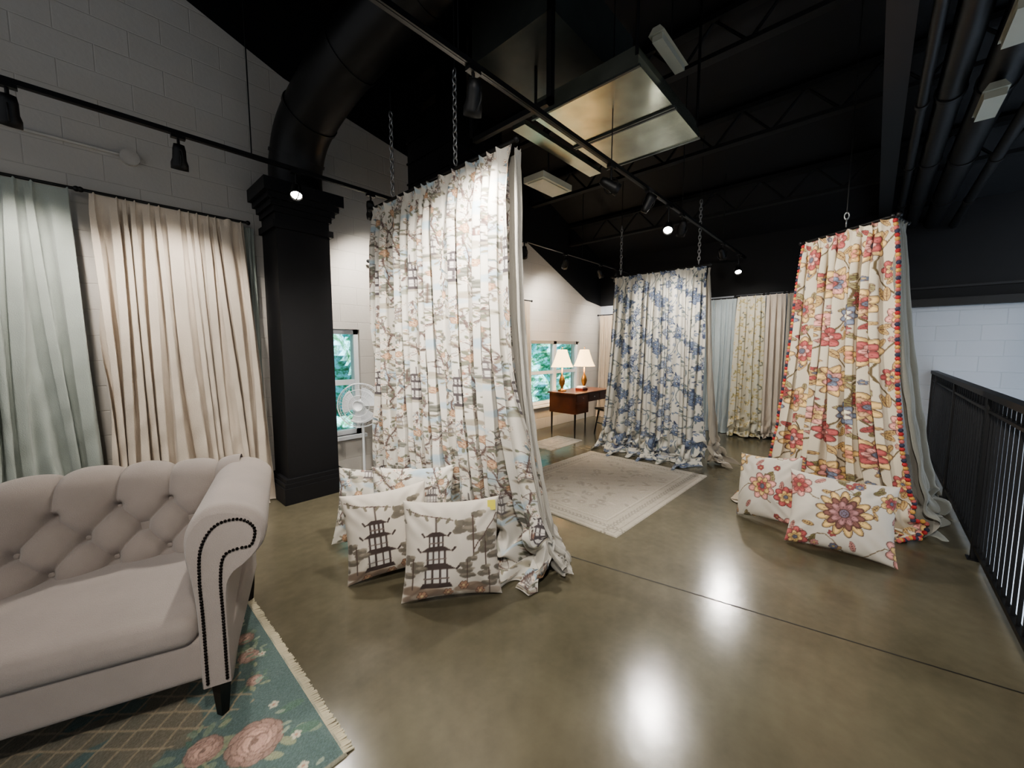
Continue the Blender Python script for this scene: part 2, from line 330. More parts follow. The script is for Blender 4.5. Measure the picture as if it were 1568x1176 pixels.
s_=N.new('ShaderNodeMath');s_.operation='SUBTRACT';s_.inputs[1].default_value=.12;L.new(n1.outputs['Fac'],s_.inputs[0]);L.new(s_.outputs[0],ad.inputs[2])
L.new(ad.outputs[0],r.inputs['Fac']);L.new(r.outputs['Color'],B.inputs['Base Color'])
rr_=N.new('ShaderNodeMapRange');rr_.inputs['To Min'].default_value=.13;rr_.inputs['To Max'].default_value=.27;L.new(n1.outputs['Fac'],rr_.inputs['Value']);L.new(rr_.outputs[0],B.inputs['Roughness'])
bp=N.new('ShaderNodeBump');bp.inputs['Strength'].default_value=.03;bp.inputs['Distance'].default_value=.02;L.new(n2.outputs['Fac'],bp.inputs['Height']);L.new(bp.outputs['Normal'],B.inputs['Normal'])
B.inputs['Specular IOR Level'].default_value=.5
M_floor=m
M_joint=mat('joint_sealant',(.11,.10,.085),.6)

# ------------------------------------------------------------------ ROOM (X along left wall, Y toward left wall)
QW=4.5; PF=7.8; QR=-.68
prof=[(-3.2,4.95),(.2,4.62),(.78,4.46),(1.53,4.18),(3.3,3.85),(5.16,3.36),(7.2,2.5),(7.8,2.42)]
def ztop(p): return float(np.interp(p,[a for a,b in prof],[b for a,b in prof]))
cz=[(-3.2,5.5),(2.5,5.1),(5.2,4.4),(7.8,3.4)]
def zceil(p): return float(np.interp(p,[a for a,b in cz],[b for a,b in cz]))
mb=MB(); mb.box((-3.2,QR,-.3),(PF,QW+.2,0),M_floor)
mb.obj('floor')
mb=MB()
def strip(a,b):
    a=np.array(a);b=np.array(b);d=(b-a)/np.linalg.norm(b-a);n=np.array([-d[1],d[0]])*.004
    V=[(*(a+n),.0012),(*(a-n),.0012),(*(b-n),.0012),(*(b+n),.0012)]; mb.add(V,[(0,1,2,3)],M_joint)
strip((1.75,4.4),(2.69,-.66)); 
mb.obj('floor_joint_1')  # control joint in the concrete floor
mb=MB()
def wseg(p0,p1,z0,z1=None,m=M_blkL):
    ps=sorted({p0,p1,*[a for a,b in prof if p0<a<p1]})
    top=[(p,ztop(p) if z1 is None else z1) for p in ps]
    mb.prism([(p0,z0),(p1,z0)]+top[::-1],QW,QW+.2,m,'xz')
W1=(1.3,2.22,.48,1.72);W2=(5.4,6.95,.45,1.64)
wseg(-3.2,W1[0],0);wseg(W1[0],W1[1],0,W1[2]);wseg(W1[0],W1[1],W1[3]);wseg(W1[1],W2[0],0);wseg(W2[0],W2[1],0,W2[2]);wseg(W2[0],W2[1],W2[3]);wseg(W2[1],PF,0)
for (p0,z0),(p1,z1) in zip(prof[:-1],prof[1:]):
    mb.prism([(p0,z0),(p1,z1),(p1,5.6),(p0,5.6)],QW,QW+.2,M_ceil,'xz')
WL=mb.obj('wall_left')
mb=MB(); mb.box((PF,-.1,0),(PF+.2,QW+.2,2.42),M_blkB); mb.box((PF,-.1,2.42),(PF+.2,QW+.2,5.6),M_ceil)
mb.box((PF,-5.4,-3.4),(PF+.2,-.1,2.06),M_blkB); mb.box((PF,-5.4,2.06),(PF+.2,-.1,5.6),M_ceil); mb.box((PF-.1,-5.4,2.06),(PF,-.1,2.16),M_black)
mb.box((PF-.02,-5.4,2.30),(PF,-.1,2.33),M_blackm)
mb.obj('wall_back')
mb=MB()
for (p0,z0),(p1,z1) in zip(cz[:-1],cz[1:]):
    mb.prism([(p0,z0),(p1,z1),(p1,z1+.1),(p0,z0+.1)],-5.2,QW+.2,M_ceil,'xz')
mb.obj('ceiling')
mb=MB()
for p in np.arange(-1.5,7.6,1.15):
    z=zceil(p)-.03
    mb.box((p-.06,-5,z-.05),(p+.06,QW-.02,z),M_dark); mb.box((p-.05,-5,z-.38),(p+.05,QW-.02,z-.34),M_dark)
    y=-5
    while y<QW-.5:
        mb.cyl((p,y,z-.35),(p,y+.3,z-.03),.014,M_dark,n=6); mb.cyl((p,y+.3,z-.03),(p,y+.6,z-.35),.014,M_dark,n=6); y+=.6
mb.obj('ceiling_trusses')
M_hall=blockwall('hall_block_wall',(.80,.83,.86),0)
mb=MB(); mb.box((-3.2,-5.4,-3.4),(PF,-5.2,5.4),M_hall); mb.obj('wall_right')
M_lower=mat('lower_floor_vinyl',(.80,.82,.84),.35,0,.3,7)
mb=MB(); mb.box((-3.2,-5.2,-3.5),(PF,QR+1,-3.4),M_lower); mb.obj('lower_floor')
mb=MB(); mb.box((-3.2,QR+.02,-3.4),(PF,QR+.1,-.3),M_hall); mb.obj('wall_landing')
# windows
M_glass,N,L,B=new_mat('window_glass')
B.inputs['Base Color'].default_value=(.9,1,1,1);B.inputs['Roughness'].default_value=.02;B.inputs['Transmission Weight'].default_value=1;B.inputs['IOR'].default_value=1.01
def window(name,w,mull):
    p0,p1,z0,z1=w; mb=MB(); y0,y1=QW+.04,QW+.13
    f=.055
    mb.box((p0,y0,z0),(p1,y1,z0+f),M_white);mb.box((p0,y0,z1-f),(p1,y1,z1),M_white);mb.box((p0,y0,z0),(p0+f,y1,z1),M_white);mb.box((p1-f,y0,z0),(p1,y1,z1),M_white)
    for k in range(1,mull):
        x=p0+(p1-p0)*k/mull; mb.box((x-.045,y0,z0),(x+.045,y1,z1),M_white)
    zm=(z0+z1)/2; mb.box((p0,y0+.01,zm-.03),(p1,y1-.01,zm+.03),M_white)
    mb.box((p0+f,y0+.04,z0+f),(p1-f,y0+.046,z1-f),M_glass)
    mb.box((p0-.03,QW-.06,z0-.04),(p1+.03,QW+.06,z0),M_white)
    mb.obj(name)
window('window_1',W1,1);window('window_2',W2,2)
m,N,L,B=new_mat('tree_foliage'); tc=N.new('ShaderNodeTexCoord')
n2=N.new('ShaderNodeTexNoise');n2.inputs['Scale'].default_value=4.5;n2.inputs['Detail'].default_value=10;n2.inputs['Roughness'].default_value=.75
L.new(tc.outputs['Object'],n2.inputs['Vector']);r=N.new('ShaderNodeValToRGB')
r.color_ramp.elements[0].position=.38;r.color_ramp.elements[0].color=(*lin((.20,.40,.28)),1);r.color_ramp.elements[1].position=.56;r.color_ramp.elements[1].color=(*lin((.66,.92,1.0)),1)
e=r.color_ramp.elements.new(.47); e.color=(*lin((.42,.68,.54)),1)
L.new(n2.outputs['Fac'],r.inputs['Fac']);L.new(r.outputs['Color'],B.inputs['Base Color']);B.inputs['Roughness'].default_value=.8
M_fol=m
mb=MB(); gx,gz=np.meshgrid(np.linspace(-2,16,160),np.linspace(-3.4,6,90),indexing='ij')
gy=8.4+.35*np.sin(gx*2.3)*np.cos(gz*2.1)+.25*np.sin(gx*5.1+gz*4)+np.random.rand(*gx.shape)*.12
mb.grid(np.stack([gx,gy,gz],-1),M_fol,False); mb.obj('tree_hedge')
# ------------------------------------------------------------------ column
mb=MB(); c0,c1,q0=1.2,1.80,4.03
def ring(dx,z0,z1,m=M_blackm): mb.box((c0+.06-dx,q0+.06-dx,z0),(c1-.06+dx,QW-.005,z1),m)
ring(.06,0,.16);ring(.05,.16,.20);ring(.035,.20,.24);ring(.0,.24,2.62)
for i,(dx,z0,z1) in enumerate([(.03,2.60,2.66),(.0,2.66,2.74),(.02,2.74,2.79),(.045,2.79,2.84),(.075,2.84,2.89),(.11,2.89,3.0)]): ring(dx,z0,z1)
mb.obj('column')
def bez(pts,n=60):
    P=np.array(pts,float);k=len(P);out=[]
    for i in range(k-1):
        a=P[max(i-1,0)];b=P[i];c=P[i+1];d=P[min(i+2,k-1)]
        for t in np.linspace(0,1,n//(k-1),endpoint=False):
            out.append(.5*((2*b)+(-a+c)*t+(2*a-5*b+4*c-d)*t*t+(-a+3*b-3*c+d)*t**3))
    out.append(P[-1]);return np.array(out)
mb=MB(); path=bez([(1.5,4.22,3.0),(1.5,4.2,3.25),(1.52,3.98,3.55),(1.6,3.4,3.82),(1.75,2.7,4.05),(1.9,1.9,4.25),(2.0,1.2,4.35)],60)
mb.tube(path,.23,M_duct,28)
for i in (12,22,32,42,52):
    t=path[i+1]-path[i]; t/=np.linalg.norm(t); mb.tube([path[i]-t*.015,path[i]+t*.015],.24,M_duct,28)
mb.obj('ventilation_duct')
mb=MB(); mb.box((2.35,2.9,2.95),(3.0,3.6,3.75),M_duct)
for z in (3.15,3.35,3.55): mb.box((2.34,2.89,z),(3.01,3.61,z+.015),M_duct)
mb.tube([(2.6,3.2,3.75),(2.6,3.2,4.9)],.15,M_duct,20); mb.obj('return_air_box')
# HVAC panel
M_galv=mat('galvanized_sheet',(.64,.66,.61),.27,.9,.18,5,.10,5)
M_unit=mat('unit_casing',(.30,.315,.305),.35,.5,.1)
mb=MB()
mb.box((2.64,1.28,3.40),(3.28,2.2,3.46),M_galv); mb.box((3.285,1.28,3.395),(3.9,2.2,3.46),M_galv); mb.box((2.66,1.30,3.46),(3.88,2.18,3.54),M_galv)
for x in (2.64,3.26,3.29,3.88): mb.box((x,1.27,3.385),(x+.02,2.21,3.40),M_unit)
mb.box((2.64,2.28,3.38),(3.9,2.42,3.42),M_galv)
mb.box((2.3,1.75,3.8),(3.5,2.6,4.25),M_unit)
for x in (2.66,3.88):
    for y in (1.3,2.18): mb.cyl((x,y,3.45),(x,y,zceil(x)-.12),.012,M_black,n=8)
for y in (1.77,2.58): mb.box((2.30,y-.02,3.2),(2.34,y+.02,4.9),M_black)
mb.box((2.30,1.75,3.2),(2.34,2.6,3.24),M_black)
mb.obj('suspended_air_unit')
M_ivory=mat('ivory_sheet',(.72,.70,.62),.4,.1,.05)
for (a,b) in (((2.5,2.75,2.8),(2.75,3.05,2.86)),((3.2,2.52,3.2),(3.7,2.78,3.26))):
    mb=MB(); mb.box(a,b,M_ivory); mb.box((a[0]+.03,a[1]+.03,a[2]-.008),(b[0]-.03,b[1]-.03,a[2]),M_ivory)
    x,y=(a[0]+b[0])/2,(a[1]+b[1])/2; mb.cyl((x,y,b[2]),(x,y,zceil(x)-.12 if x>3 else 2.95),.008,M_black,n=6); mb.obj('hanging_vent_panel')  # cream vent panel on a drop rod, gives no light
# beams at right, running along X
mb=MB()
mb.box((-3,-.06,3.20),(PF-.02,.06,3.22),M_black);mb.box((-3,-.008,3.22),(PF-.02,.008,3.42),M_black);mb.box((-3,-.06,3.41),(PF-.02,.06,3.43),M_black)
mb.obj('steel_beam')
mb=MB()
for y,z,r in ((-.14,3.17,.03),(-.27,3.20,.07),(-.47,3.18,.09),(-.66,3.1,.04)):
    mb.tube([(-3,y,z),(PF-.02,y,z)],r,M_duct,20)
    for x in np.arange(-2.5,7.5,1.3): mb.tube([(x-.02,y,z),(x+.02,y,z)],r+.008,M_black,20)
mb.obj('overhead_pipes')
M_fl=mat('fluorescent_diffuser',(.60,.60,.55),.5,0,.02)
for i,(x,y) in enumerate([(3.05,-.42),(3.93,-.44)]):
    mb=MB(); mb.box((x-.16,y-.045,2.99),(x+.16,y+.045,3.03),M_fl); mb.prism([(y-.055,3.03),(y+.055,3.03),(y+.03,3.07),(y-.03,3.07)],x-.18,x+.18,M_fl,'yz'); mb.obj('fluorescent_light')
mb=MB(); mb.box((2.76,1.17,3.57),(3.18,1.24,3.61),M_fl);mb.prism([(1.15,3.61),(1.26,3.61),(1.23,3.65),(1.18,3.65)],2.74,3.20,M_fl,'yz');mb.cyl((3.0,1.205,3.65),(3.0,1.205,zceil(3)-.12),.006,M_black,n=6); mb.obj('fluorescent_light')
# ------------------------------------------------------------------ railing
mb=MB(); yr=-.62; RH=1.2
mb.box((-3,yr-.03,RH-.04),(PF-.02,yr+.03,RH),M_black); mb.box((-3,yr-.015,.08),(PF-.02,yr+.015,.11),M_black); mb.box((-3,yr-.015,RH-.14),(PF-.02,yr+.015,RH-.12),M_black)
for p in np.arange(-3,PF-.05,.105): mb.box((p-.007,yr-.007,.09),(p+.007,yr+.007,RH-.02),M_black)
for p in list(np.arange(-2.0,PF,1.55))+[PF-.06]: mb.box((p-.022,yr-.022,0),(p+.022,yr+.022,RH-.02),M_black); mb.box((p-.04,yr-.04,0),(p+.04,yr+.04,.010),M_black)
mb.obj('railing')
# ------------------------------------------------------------------ curtains
def curtain(name,t0,t1,b0,b1,zt,m,folds,amp=.05,seed=0,nu=300,nv=260,tile=None,pud=.25,full=1.8,flip=1,fl_pow=1.2,rod=True,rodext=.04,spread=1.0,uoff=0,tri=None,returnmb=None,zoff=0,psc=1.0):
    rs=np.random.RandomState(seed)
    S,Tq=np.meshgrid(np.linspace(0,1,nu),np.linspace(0,1,nv),indexing='ij')
    t0,t1,b0,b1=map(lambda a:np.array(a,float),(t0,t1,b0,b1)); Wd=np.linalg.norm(t1-t0)
    Lh=zt+pud; l=Tq*Lh; g0=np.clip(l/zt,0,1); g=g0**1.2; gb=g0**fl_pow
    tan=(t1-t0)/Wd; nor=np.array([tan[1],-tan[0]])*flip
    ph=rs.rand(12)*6.28
    warp=.022*np.sin(2*PI*S*2.3+ph[0]+1.5*Tq)+.015*np.sin(2*PI*S*5.1+ph[1]-2*Tq)
    warp2=g*(.03*np.sin(2*PI*S*1.4+ph[2]+2.2*Tq)+.018*np.sin(2*PI*S*3.7+ph[3]+3*Tq))
    F=folds*(S+warp+warp2); fi=2*PI*F
    hd=np.clip(l/.11,0,1)
    sharp=np.sign(np.sin(fi))*np.abs(np.sin(fi))**.8
    low=.5*np.sin(2*PI*S*folds*.37+ph[4]+1.2*Tq)+.35*np.sin(2*PI*S*folds*.61+ph[5]-1.7*Tq)
    pin=np.exp(-((F%1-.5)/.09)**2)
    A=amp*(.30+.70*np.clip(l/.35,0,1))
    A=A*(1+.35*g*spread)
    disp=(1-hd)*amp*.55*pin+hd*(A*(sharp*.75+.22*np.sin(2*fi+ph[6]+Tq*2)))+hd*amp*low*g*1.1
    disp+=.006*np.sin(Tq*38+S*60+ph[7])*g+.005*np.sin(Tq*70+S*33)*g**2
    lat=-.28*A*np.sin(2*fi)*hd
    base=(t0+(t1-t0)*S[...,None])*(1-gb[...,None])+(b0+(b1-b0)*S[...,None])*gb[...,None]
    over=np.clip(l-zt,0,None)
    z=np.clip(zt-l,0,None)
    out=over*(.50+.28*np.sin(fi*.5+.6)+.2*np.sin(2*PI*S*3.1+ph[8]))
    if pud>.05:
        near=np.exp(-((l-zt+.05)/.20)**2)
        crum=near*(.07+.04*np.sin(fi*.5+ph[9])+.03*np.sin(2*PI*S*folds*.8+Tq*90))
        disp=disp+near*.05*np.sin((l-zt)*26+fi*.5+ph[9])
    else: crum=0
    edge=np.clip((Lh-l)/.10,0,1)
    z=z+np.abs(crum)+.008+zoff+ (over>0)*edge*(.014+.030*np.abs(np.sin(fi*.5+over*16+ph[10])))
    z=z-0.012*(1-hd)*(1-pin)
    X=base+nor*(disp+out)[...,None]+tan*(lat+.03*np.clip(over*5,0,1)*np.sin(fi*.5+ph[10]+over*9))[...,None]
    P=np.concatenate([X,z[...,None]],-1)
    col=None
    if tile is not None: col=tile.sample((S*Wd*full+uoff)*psc,l*psc).reshape(-1,3)
    mb=returnmb or MB(); mb.grid(P,m,True,col)
    if tri is not None:
        for e,off in ((1,-1),(nu-2,1)):
            for j in range(4,nv-4,5):
                c=tri[(j//5)%len(tri)]; q=P[e,j]+np.append(tan*off*.014,0); mb.sph(q,.017,c,6)
    if rod:
        a=np.append(t0-tan*rodext,zt+.012);b=np.append(t1+tan*rodext,zt+.012)
        mb.cyl(a,b,.011,M_black,n=12); mb.sph(a,.02,M_black);mb.sph(b,.02,M_black)
    if returnmb: return P
    return mb.obj(name)
curtain('wall_curtain',(-1.25,4.40),(.0,4.40),(-1.35,4.32),(.08,4.32),2.66,F_green,13,.038,1,240,120,None,.02)
curtain('wall_curtain',(.10,4.40),(1.08,4.40),(.10,4.32),(1.20,4.30),2.66,F_cream,13,.040,2,260,120,None,.02)
curtain('wall_curtain',(1.07,4.44),(1.17,4.44),(1.07,4.43),(1.19,4.43),2.64,F_green,2,.015,3,40,60,None,.0,rod=False)
mb=MB()
curtain('a',(1.9,3.52),(1.9,1.75),(1.86,3.55),(1.93,1.42),2.78,M_fabric,14,.055,4,560,680,T_ch,.34,full=1.25,returnmb=mb,rod=True,fl_pow=2.6)
curtain('a',(1.91,1.735),(1.985,1.745),(1.96,1.41),(2.12,1.48),2.76,F_lining,2,.02,5,60,160,None,.10,returnmb=mb,rod=False,fl_pow=2.6)
curtain('a',(1.98,3.5),(1.985,1.76),(2.12,3.5),(2.12,1.5),2.76,F_lining,12,.03,6,240,120,None,.05,flip=-1,returnmb=mb,rod=False,fl_pow=2.6)
mb.obj('printed_display_curtain')
mb=MB()
curtain('a',(5.5,2.95),(5.5,1.65),(5.35,3.02),(5.25,1.50),2.56,M_fabric,12,.05,8,380,460,T_bl,.50,full=1.3,returnmb=mb,fl_pow=1.5)
curtain('a',(5.53,1.64),(5.6,1.64),(5.33,1.46),(5.6,1.42),2.54,F_taupe,2,.03,9,60,100,None,.25,returnmb=mb,rod=False,fl_pow=1.5)
mb.obj('printed_display_curtain')
TR=[mat('pompom_red',(.68,.24,.24),.9),mat('pompom_gold',(.80,.62,.36),.9),mat('pompom_pink',(.74,.42,.40),.9),mat('pompom_navy',(.25,.25,.33),.9)]
mb=MB()
curtain('a',(4.75,.55),(4.27,-.05),(4.62,.72),(4.26,-.36),2.50,M_fabric,8,.05,12,400,500,T_fl,.45,full=1.5,returnmb=mb,tri=TR,fl_pow=2.3,psc=.85)
curtain('a',(4.30,-.06),(4.56,-.13),(4.32,-.38),(5.15,-.50),2.50,F_grey,4,.03,13,120,160,None,.06,returnmb=mb,rod=True,fl_pow=1.5)
mb.obj('floral_display_curtain')
curtain('back_wall_curtain',(7.62,4.42),(7.62,3.75),(7.6,4.42),(7.6,3.75),2.2,F_beige,6,.035,20,100,60,None,0.02)
curtain('back_wall_curtain',(7.62,2.5),(7.62,1.78),(7.6,2.5),(7.6,1.78),2.35,F_blue,7,.035,21,120,60,None,0.02)
curtain('back_wall_curtain',(7.6,1.76),(7.6,1.36),(7.5,1.78),(7.5,1.30),2.37,M_fabric,4,.035,22,160,240,T_ye,0.15,full=1.6)
curtain('back_wall_curtain',(7.6,1.34),(7.6,1.08),(7.55,1.30),(7.55,1.05),2.37,F_cream,3,.035,23,80,60,None,0.1)
curtain('back_wall_curtain',(7.6,1.06),(7.6,.5),(7.55,1.0),(7.55,.4),2.37,F_taupe,5,.035,24,100,60,None,0.1)
curtain('wall_curtain',(2.35,4.40),(2.9,4.40),(2.35,4.38),(2.9,4.38),2.5,F_beige,5,.035,25,80,60,None,0.0)
curtain('wall_curtain',(4.6,4.40),(5.25,4.40),(4.6,4.38),(5.25,4.38),2.3,F_beige,6,.035,26,80,60,None,0.0)
def chain(name,x,y,z0,z1):
    mb=MB(); n=max(2,int((z1-z0)/.044))
    for i in range(n): mb.torus((x,y,z0+(i+.5)*(z1-z0)/n),.016,.005,M_chrome,'x' if i%2 else 'y',14,6,sx=1.75)
    mb.cyl((x,y,z1-.005),(x,y,zceil(x)-.1),.005,M_black,n=6)
    mb.obj(name)
for x,y,z0,z1 in [(1.9,3.15,2.82,3.50),(1.9,2.3,2.82,3.46),(5.5,2.85,2.60,3.3),(5.5,1.75,2.60,3.40),(4.5,.24,2.54,2.66)]:
    chain('hanging_chain',x,y,z0,z1); 
# ------------------------------------------------------------------ track lights
def track(name,y,z,x0,x1):
    mb=MB(); mb.box((x0,y-.018,z),(x1,y+.018,z+.03),M_black); mb.box((x0,y-.006,z-.002),(x1,y+.006,z),M_duct)
    for x in np.arange(x0+.3,x1,1.6): mb.cyl((x,y,z+.03),(x,y,zceil(x)-.1),.005,M_black,n=6)
    mb.obj(name)
TY,TZ=1.66,2.98; LY,LZ=3.72,3.0
track('track_rail',TY,TZ,-.5,7.5); track('track_rail',LY,LZ,-2.5,7.5); track('track_rail',-.1,TZ,-3,.3)  # third rail is unseen, added behind the camera to carry fill spots
def head(x,y,z,target,power,ang=60,drop=.16,r=.05):
    mb=MB(); mb.cyl((0,0,drop-.002),(0,0,.05),.009,M_black,n=8)
    mb.box((-.04,-.02,drop-.022),(.04,.02,drop-.002),M_black)
    d=Vector(target)-Vector((x,y,z-drop)); d.normalize()
    Tm=d.to_track_quat('-Z','Y').to_matrix().to_4x4()
    mb.torus((0,0,0),r+.012,.005,M_black,'x',20,6)
    mb.lathe([(0,.10),(r*.6,.095),(r*.75,.06),(r*.8,.0),(r,-.03),(r,-.07),(r*.9,-.07),(r*.85,-.045),(0,-.045)],M_black,T=Tm)
    mb.lathe([(0,-.048),(r*.84,-.048)],M_bulb,T=Tm)
    o=mb.obj('track_spotlight',(x,y,z-drop))
    ld=bpy.data.lights.new('lamp','SPOT'); ld.energy=power; ld.spot_size=math.radians(ang); ld.spot_blend=.8; ld.shadow_soft_size=.05; ld.color=(1,.935,.855)
    lo=bpy.data.objects.new('lamp',ld); lo.parent=o; lo.location=d*.08; lo.rotation_euler=d.to_track_quat('-Z','Y').to_euler(); link(lo)
head(1.5,TY,TZ,(1.85,2.2,2.0),120,100)
head(.3,TY,TZ,(1.8,2.5,1.7),220,60)
head(3.72,TY,TZ,(3.82,1.42,3.4),14,80,drop=.10)
head(4.22,TY,TZ,(2.0,1.0,.5),190,95,drop=.22)
head(4.6,TY,TZ,(5.4,2.3,1.5),110,85)
head(6.2,TY,TZ,(7.6,1.6,1.5),70,80)  # extra spot added to brighten the back wall curtains
head(7.1,TY,TZ,(5.0,1.0,.5),150,95,drop=.24)
head(3.0,TY,TZ,(4.4,.3,1.8),140,70)
head(-.2,LY,LZ,(-.3,4.4,1.2),75,100)
head(.55,LY,LZ,(.6,4.4,1.1),75,100)
head(1.32,LY,LZ,(.7,2.2,.6),115,120)
head(2.0,LY,LZ,(2.5,4.4,2.0),90,110)
head(4.3,LY,LZ,(5.0,4.4,1.8),80,110)
head(5.3,LY,LZ,(5.9,4.4,2.0),70,110)
head(6.4,LY,LZ,(7.6,3.8,1.6),60,110)
head(7.0,LY,LZ,(7.6,4.1,1.6),50,110)
head(-.9,-.1,TZ,(.0,2.4,.4),95,90)  # this spot and the next two are unseen fill, added behind the camera
head(-.1,-.1,TZ,(2.4,1.2,.6),140,110)
head(-.5,-.1,TZ,(4.3,.4,1.0),190,70)
# ------------------------------------------------------------------ pillows
M_tag=mat('yellow_price_tag',(.85,.80,.35),.7,0,.03)
def pillow(name,loc,face,w,h,th,tile,u0,v0,lean=.3,roll=0,seed=0,sc=1.0,tag=False):
    n=130; g=np.linspace(-1,1,n); U,Vv=np.meshgrid(g,g,indexing='ij'); rs=np.random.RandomState(seed); ph=rs.rand(6)*6.28
    mb=MB()
    for sg in (1,-1):
        x=w/2*U*(1-.085*(1-Vv**2)*U**2); z=h/2*Vv*(1-.085*(1-U**2)*Vv**2)
        t=th/2*((1-U**2)*(1-Vv**2)+1e-6)**.42
        env=(1-U**2)*(1-Vv**2)
        t=t*(1+.07*np.sin(5*U+ph[0])*np.sin(4*Vv+ph[1]))+.009*np.sin(11*U*Vv+9*U+ph[2])*env+.008*env**.5*np.sin(16*(np.abs(U)-np.abs(Vv))+ph[3])*np.abs(U*Vv)*2
        P=np.stack([x,-sg*t,z],-1)
        col=tile.sample(u0+(U*.5+.5)*w*sc,v0+(.5-Vv*.5)*h*sc).reshape(-1,3)
        mb.grid(P if sg>0 else P[::-1],M_fabric,True,col if sg>0 else col.reshape(n,n,3)[::-1].reshape(-1,3))
    if tag:
        mb.box((w*.36,-.055,h*.36),(w*.36+.05,-.052,h*.36+.06),M_tag); mb.cyl((w*.385,-.05,h*.40),(w*.42,-.01,h*.455),.0015,M_white,n=5)
    o=mb.obj(name); 
    Rm=Matrix.Rotation(face+PI/2,4,'Z')@Matrix.Rotation(-lean,4,'X')@Matrix.Rotation(roll,4,'Y')
    zmin=min((Rm@v.co).z for v in o.data.vertices)
    o.matrix_world=Matrix.Translation((loc[0],loc[1],-zmin+.003+loc[2]))@Rm
    return o
def tile_pil():
    rr=random.Random(31); t=Tile(.6,.6,520,(.80,.765,.71))
    for q in range(16): t.ell(rr.uniform(.05,.55),rr.uniform(.50,.56),.07,.025,rr.uniform(-.2,.2),rr.choice(((.66,.60,.53),(.57,.49,.41),(.50,.42,.35))),.85,.006)
    pagoda(t,.20,.50,.95,(.28,.225,.21),(.44,.38,.35))
    for x,y,s in [(.42,.22,1.2),(.50,.34,1.2),(.06,.42,.9),(.38,.44,.9),(.52,.50,.9)]: pine(t,x,y,s,rr,(.43,.40,.35))
    for b in [wob(.02,.05,.3,.12,5,.015,rr),wob(.58,.1,.42,.3,5,.015,rr)]:
        t.path(b,.007,(.38,.30,.27))
        for p in b: t.ell(p[0]+.02,p[1]+.015,.022,.009,rr.uniform(0,3),(.48,.45,.38))
    for x,y,r in [(.36,.5,.03),(.12,.55,.032),(.27,.54,.03),(.46,.55,.03)]: t.flower(x,y,r,6,(.66,.50,.38),(.80,.70,.5),0,edge=(.38,.26,.21))
    return t
T_pl=tile_pil()
camdir=lambda x,y: math.atan2(-y,-x)
pillow('throw_pillow',(1.45,1.83,0),camdir(1.45,1.83)+.05,.60,.58,.22,T_pl,0,0,.30,.02,1,tag=True)
pillow('throw_pillow',(1.30,2.32,0),camdir(1.25,2.28)+.1,.56,.56,.22,T_pl,.0,0,.28,-.05,2)
pillow('throw_pillow',(1.56,2.42,.03),camdir(1.5,2.4),.6,.60,.16,T_ch,.1,.3,.25,.05,3)
pillow('throw_pillow',(1.44,2.78,.0),camdir(1.5,2.75),.55,.56,.16,T_ch,.3,.5,.3,.1,4)
pillow('floral_throw_pillow',(3.72,.11,0),camdir(3.7,.1)+.1,.64,.56,.28,T_fp,.0,.0,.42,.03,5)
pillow('floral_throw_pillow',(3.92,.60,0),camdir(3.9,.6)-.5,.50,.56,.24,T_fp,.42,.18,.30,-.15,6)
# ------------------------------------------------------------------ rugs
def rug(name,x0,x1,y0,y1,tile,rz=0,fringe=True,nu=420,nv=360,th=.012):
    mb=MB(); U,Vv=np.meshgrid(np.linspace(0,1,nu),np.linspace(0,1,nv),indexing='ij'); w,h=x1-x0,y1-y0
    X=(U-.5)*w;Y=(Vv-.5)*h; Z=th+.0015*np.sin(X*40)*np.sin(Y*33)+.001*np.random.rand(nu,nv)
    Z=np.where((U==0)|(U==1)|(Vv==0)|(Vv==1),.001,Z)
    mb.grid(np.stack([X,Y,Z],-1),M_rug,True,tile.sample(U*w,Vv*h).reshape(-1,3))
    if fringe:
        for sx in (-1,1):
            y=-h/2+.01
            while y<h/2-.01:
                l=random.uniform(.022,.032); mb.cyl((sx*w/2-.012*sx,y,.010),(sx*(w/2+l),y+random.uniform(-.006,.006),.004),.0045,M_fr,n=5); y+=.0065
    mb.obj(name,((x0+x1)/2,(y0+y1)/2,0),rz)
M_fr=mat('cotton_fringe',(.74,.71,.62),.9)
def rose(t,cx,cy,r,base,rr):
    for rg,n in ((1,9),(.72,7),(.45,5),(.22,3)):
        for i in range(n):
            a=i*2*PI/n+rg*5; k=.80+.25*(1-rg)+rr.uniform(-.06,.06)
            x,y=cx+math.cos(a)*r*rg*.62,cy+math.sin(a)*r*rg*.62
            t.ell(x,y,r*.36,r*.27,a+PI/2,tuple(v*k*.84 for v in base)); t.ell(x+math.cos(a)*r*.03,y+math.sin(a)*r*.03,r*.31,r*.21,a+PI/2,tuple(min(v*k*1.08,1) for v in base))
    t.ell(cx,cy,r*.12,r*.10,0,tuple(v*.72 for v in base))
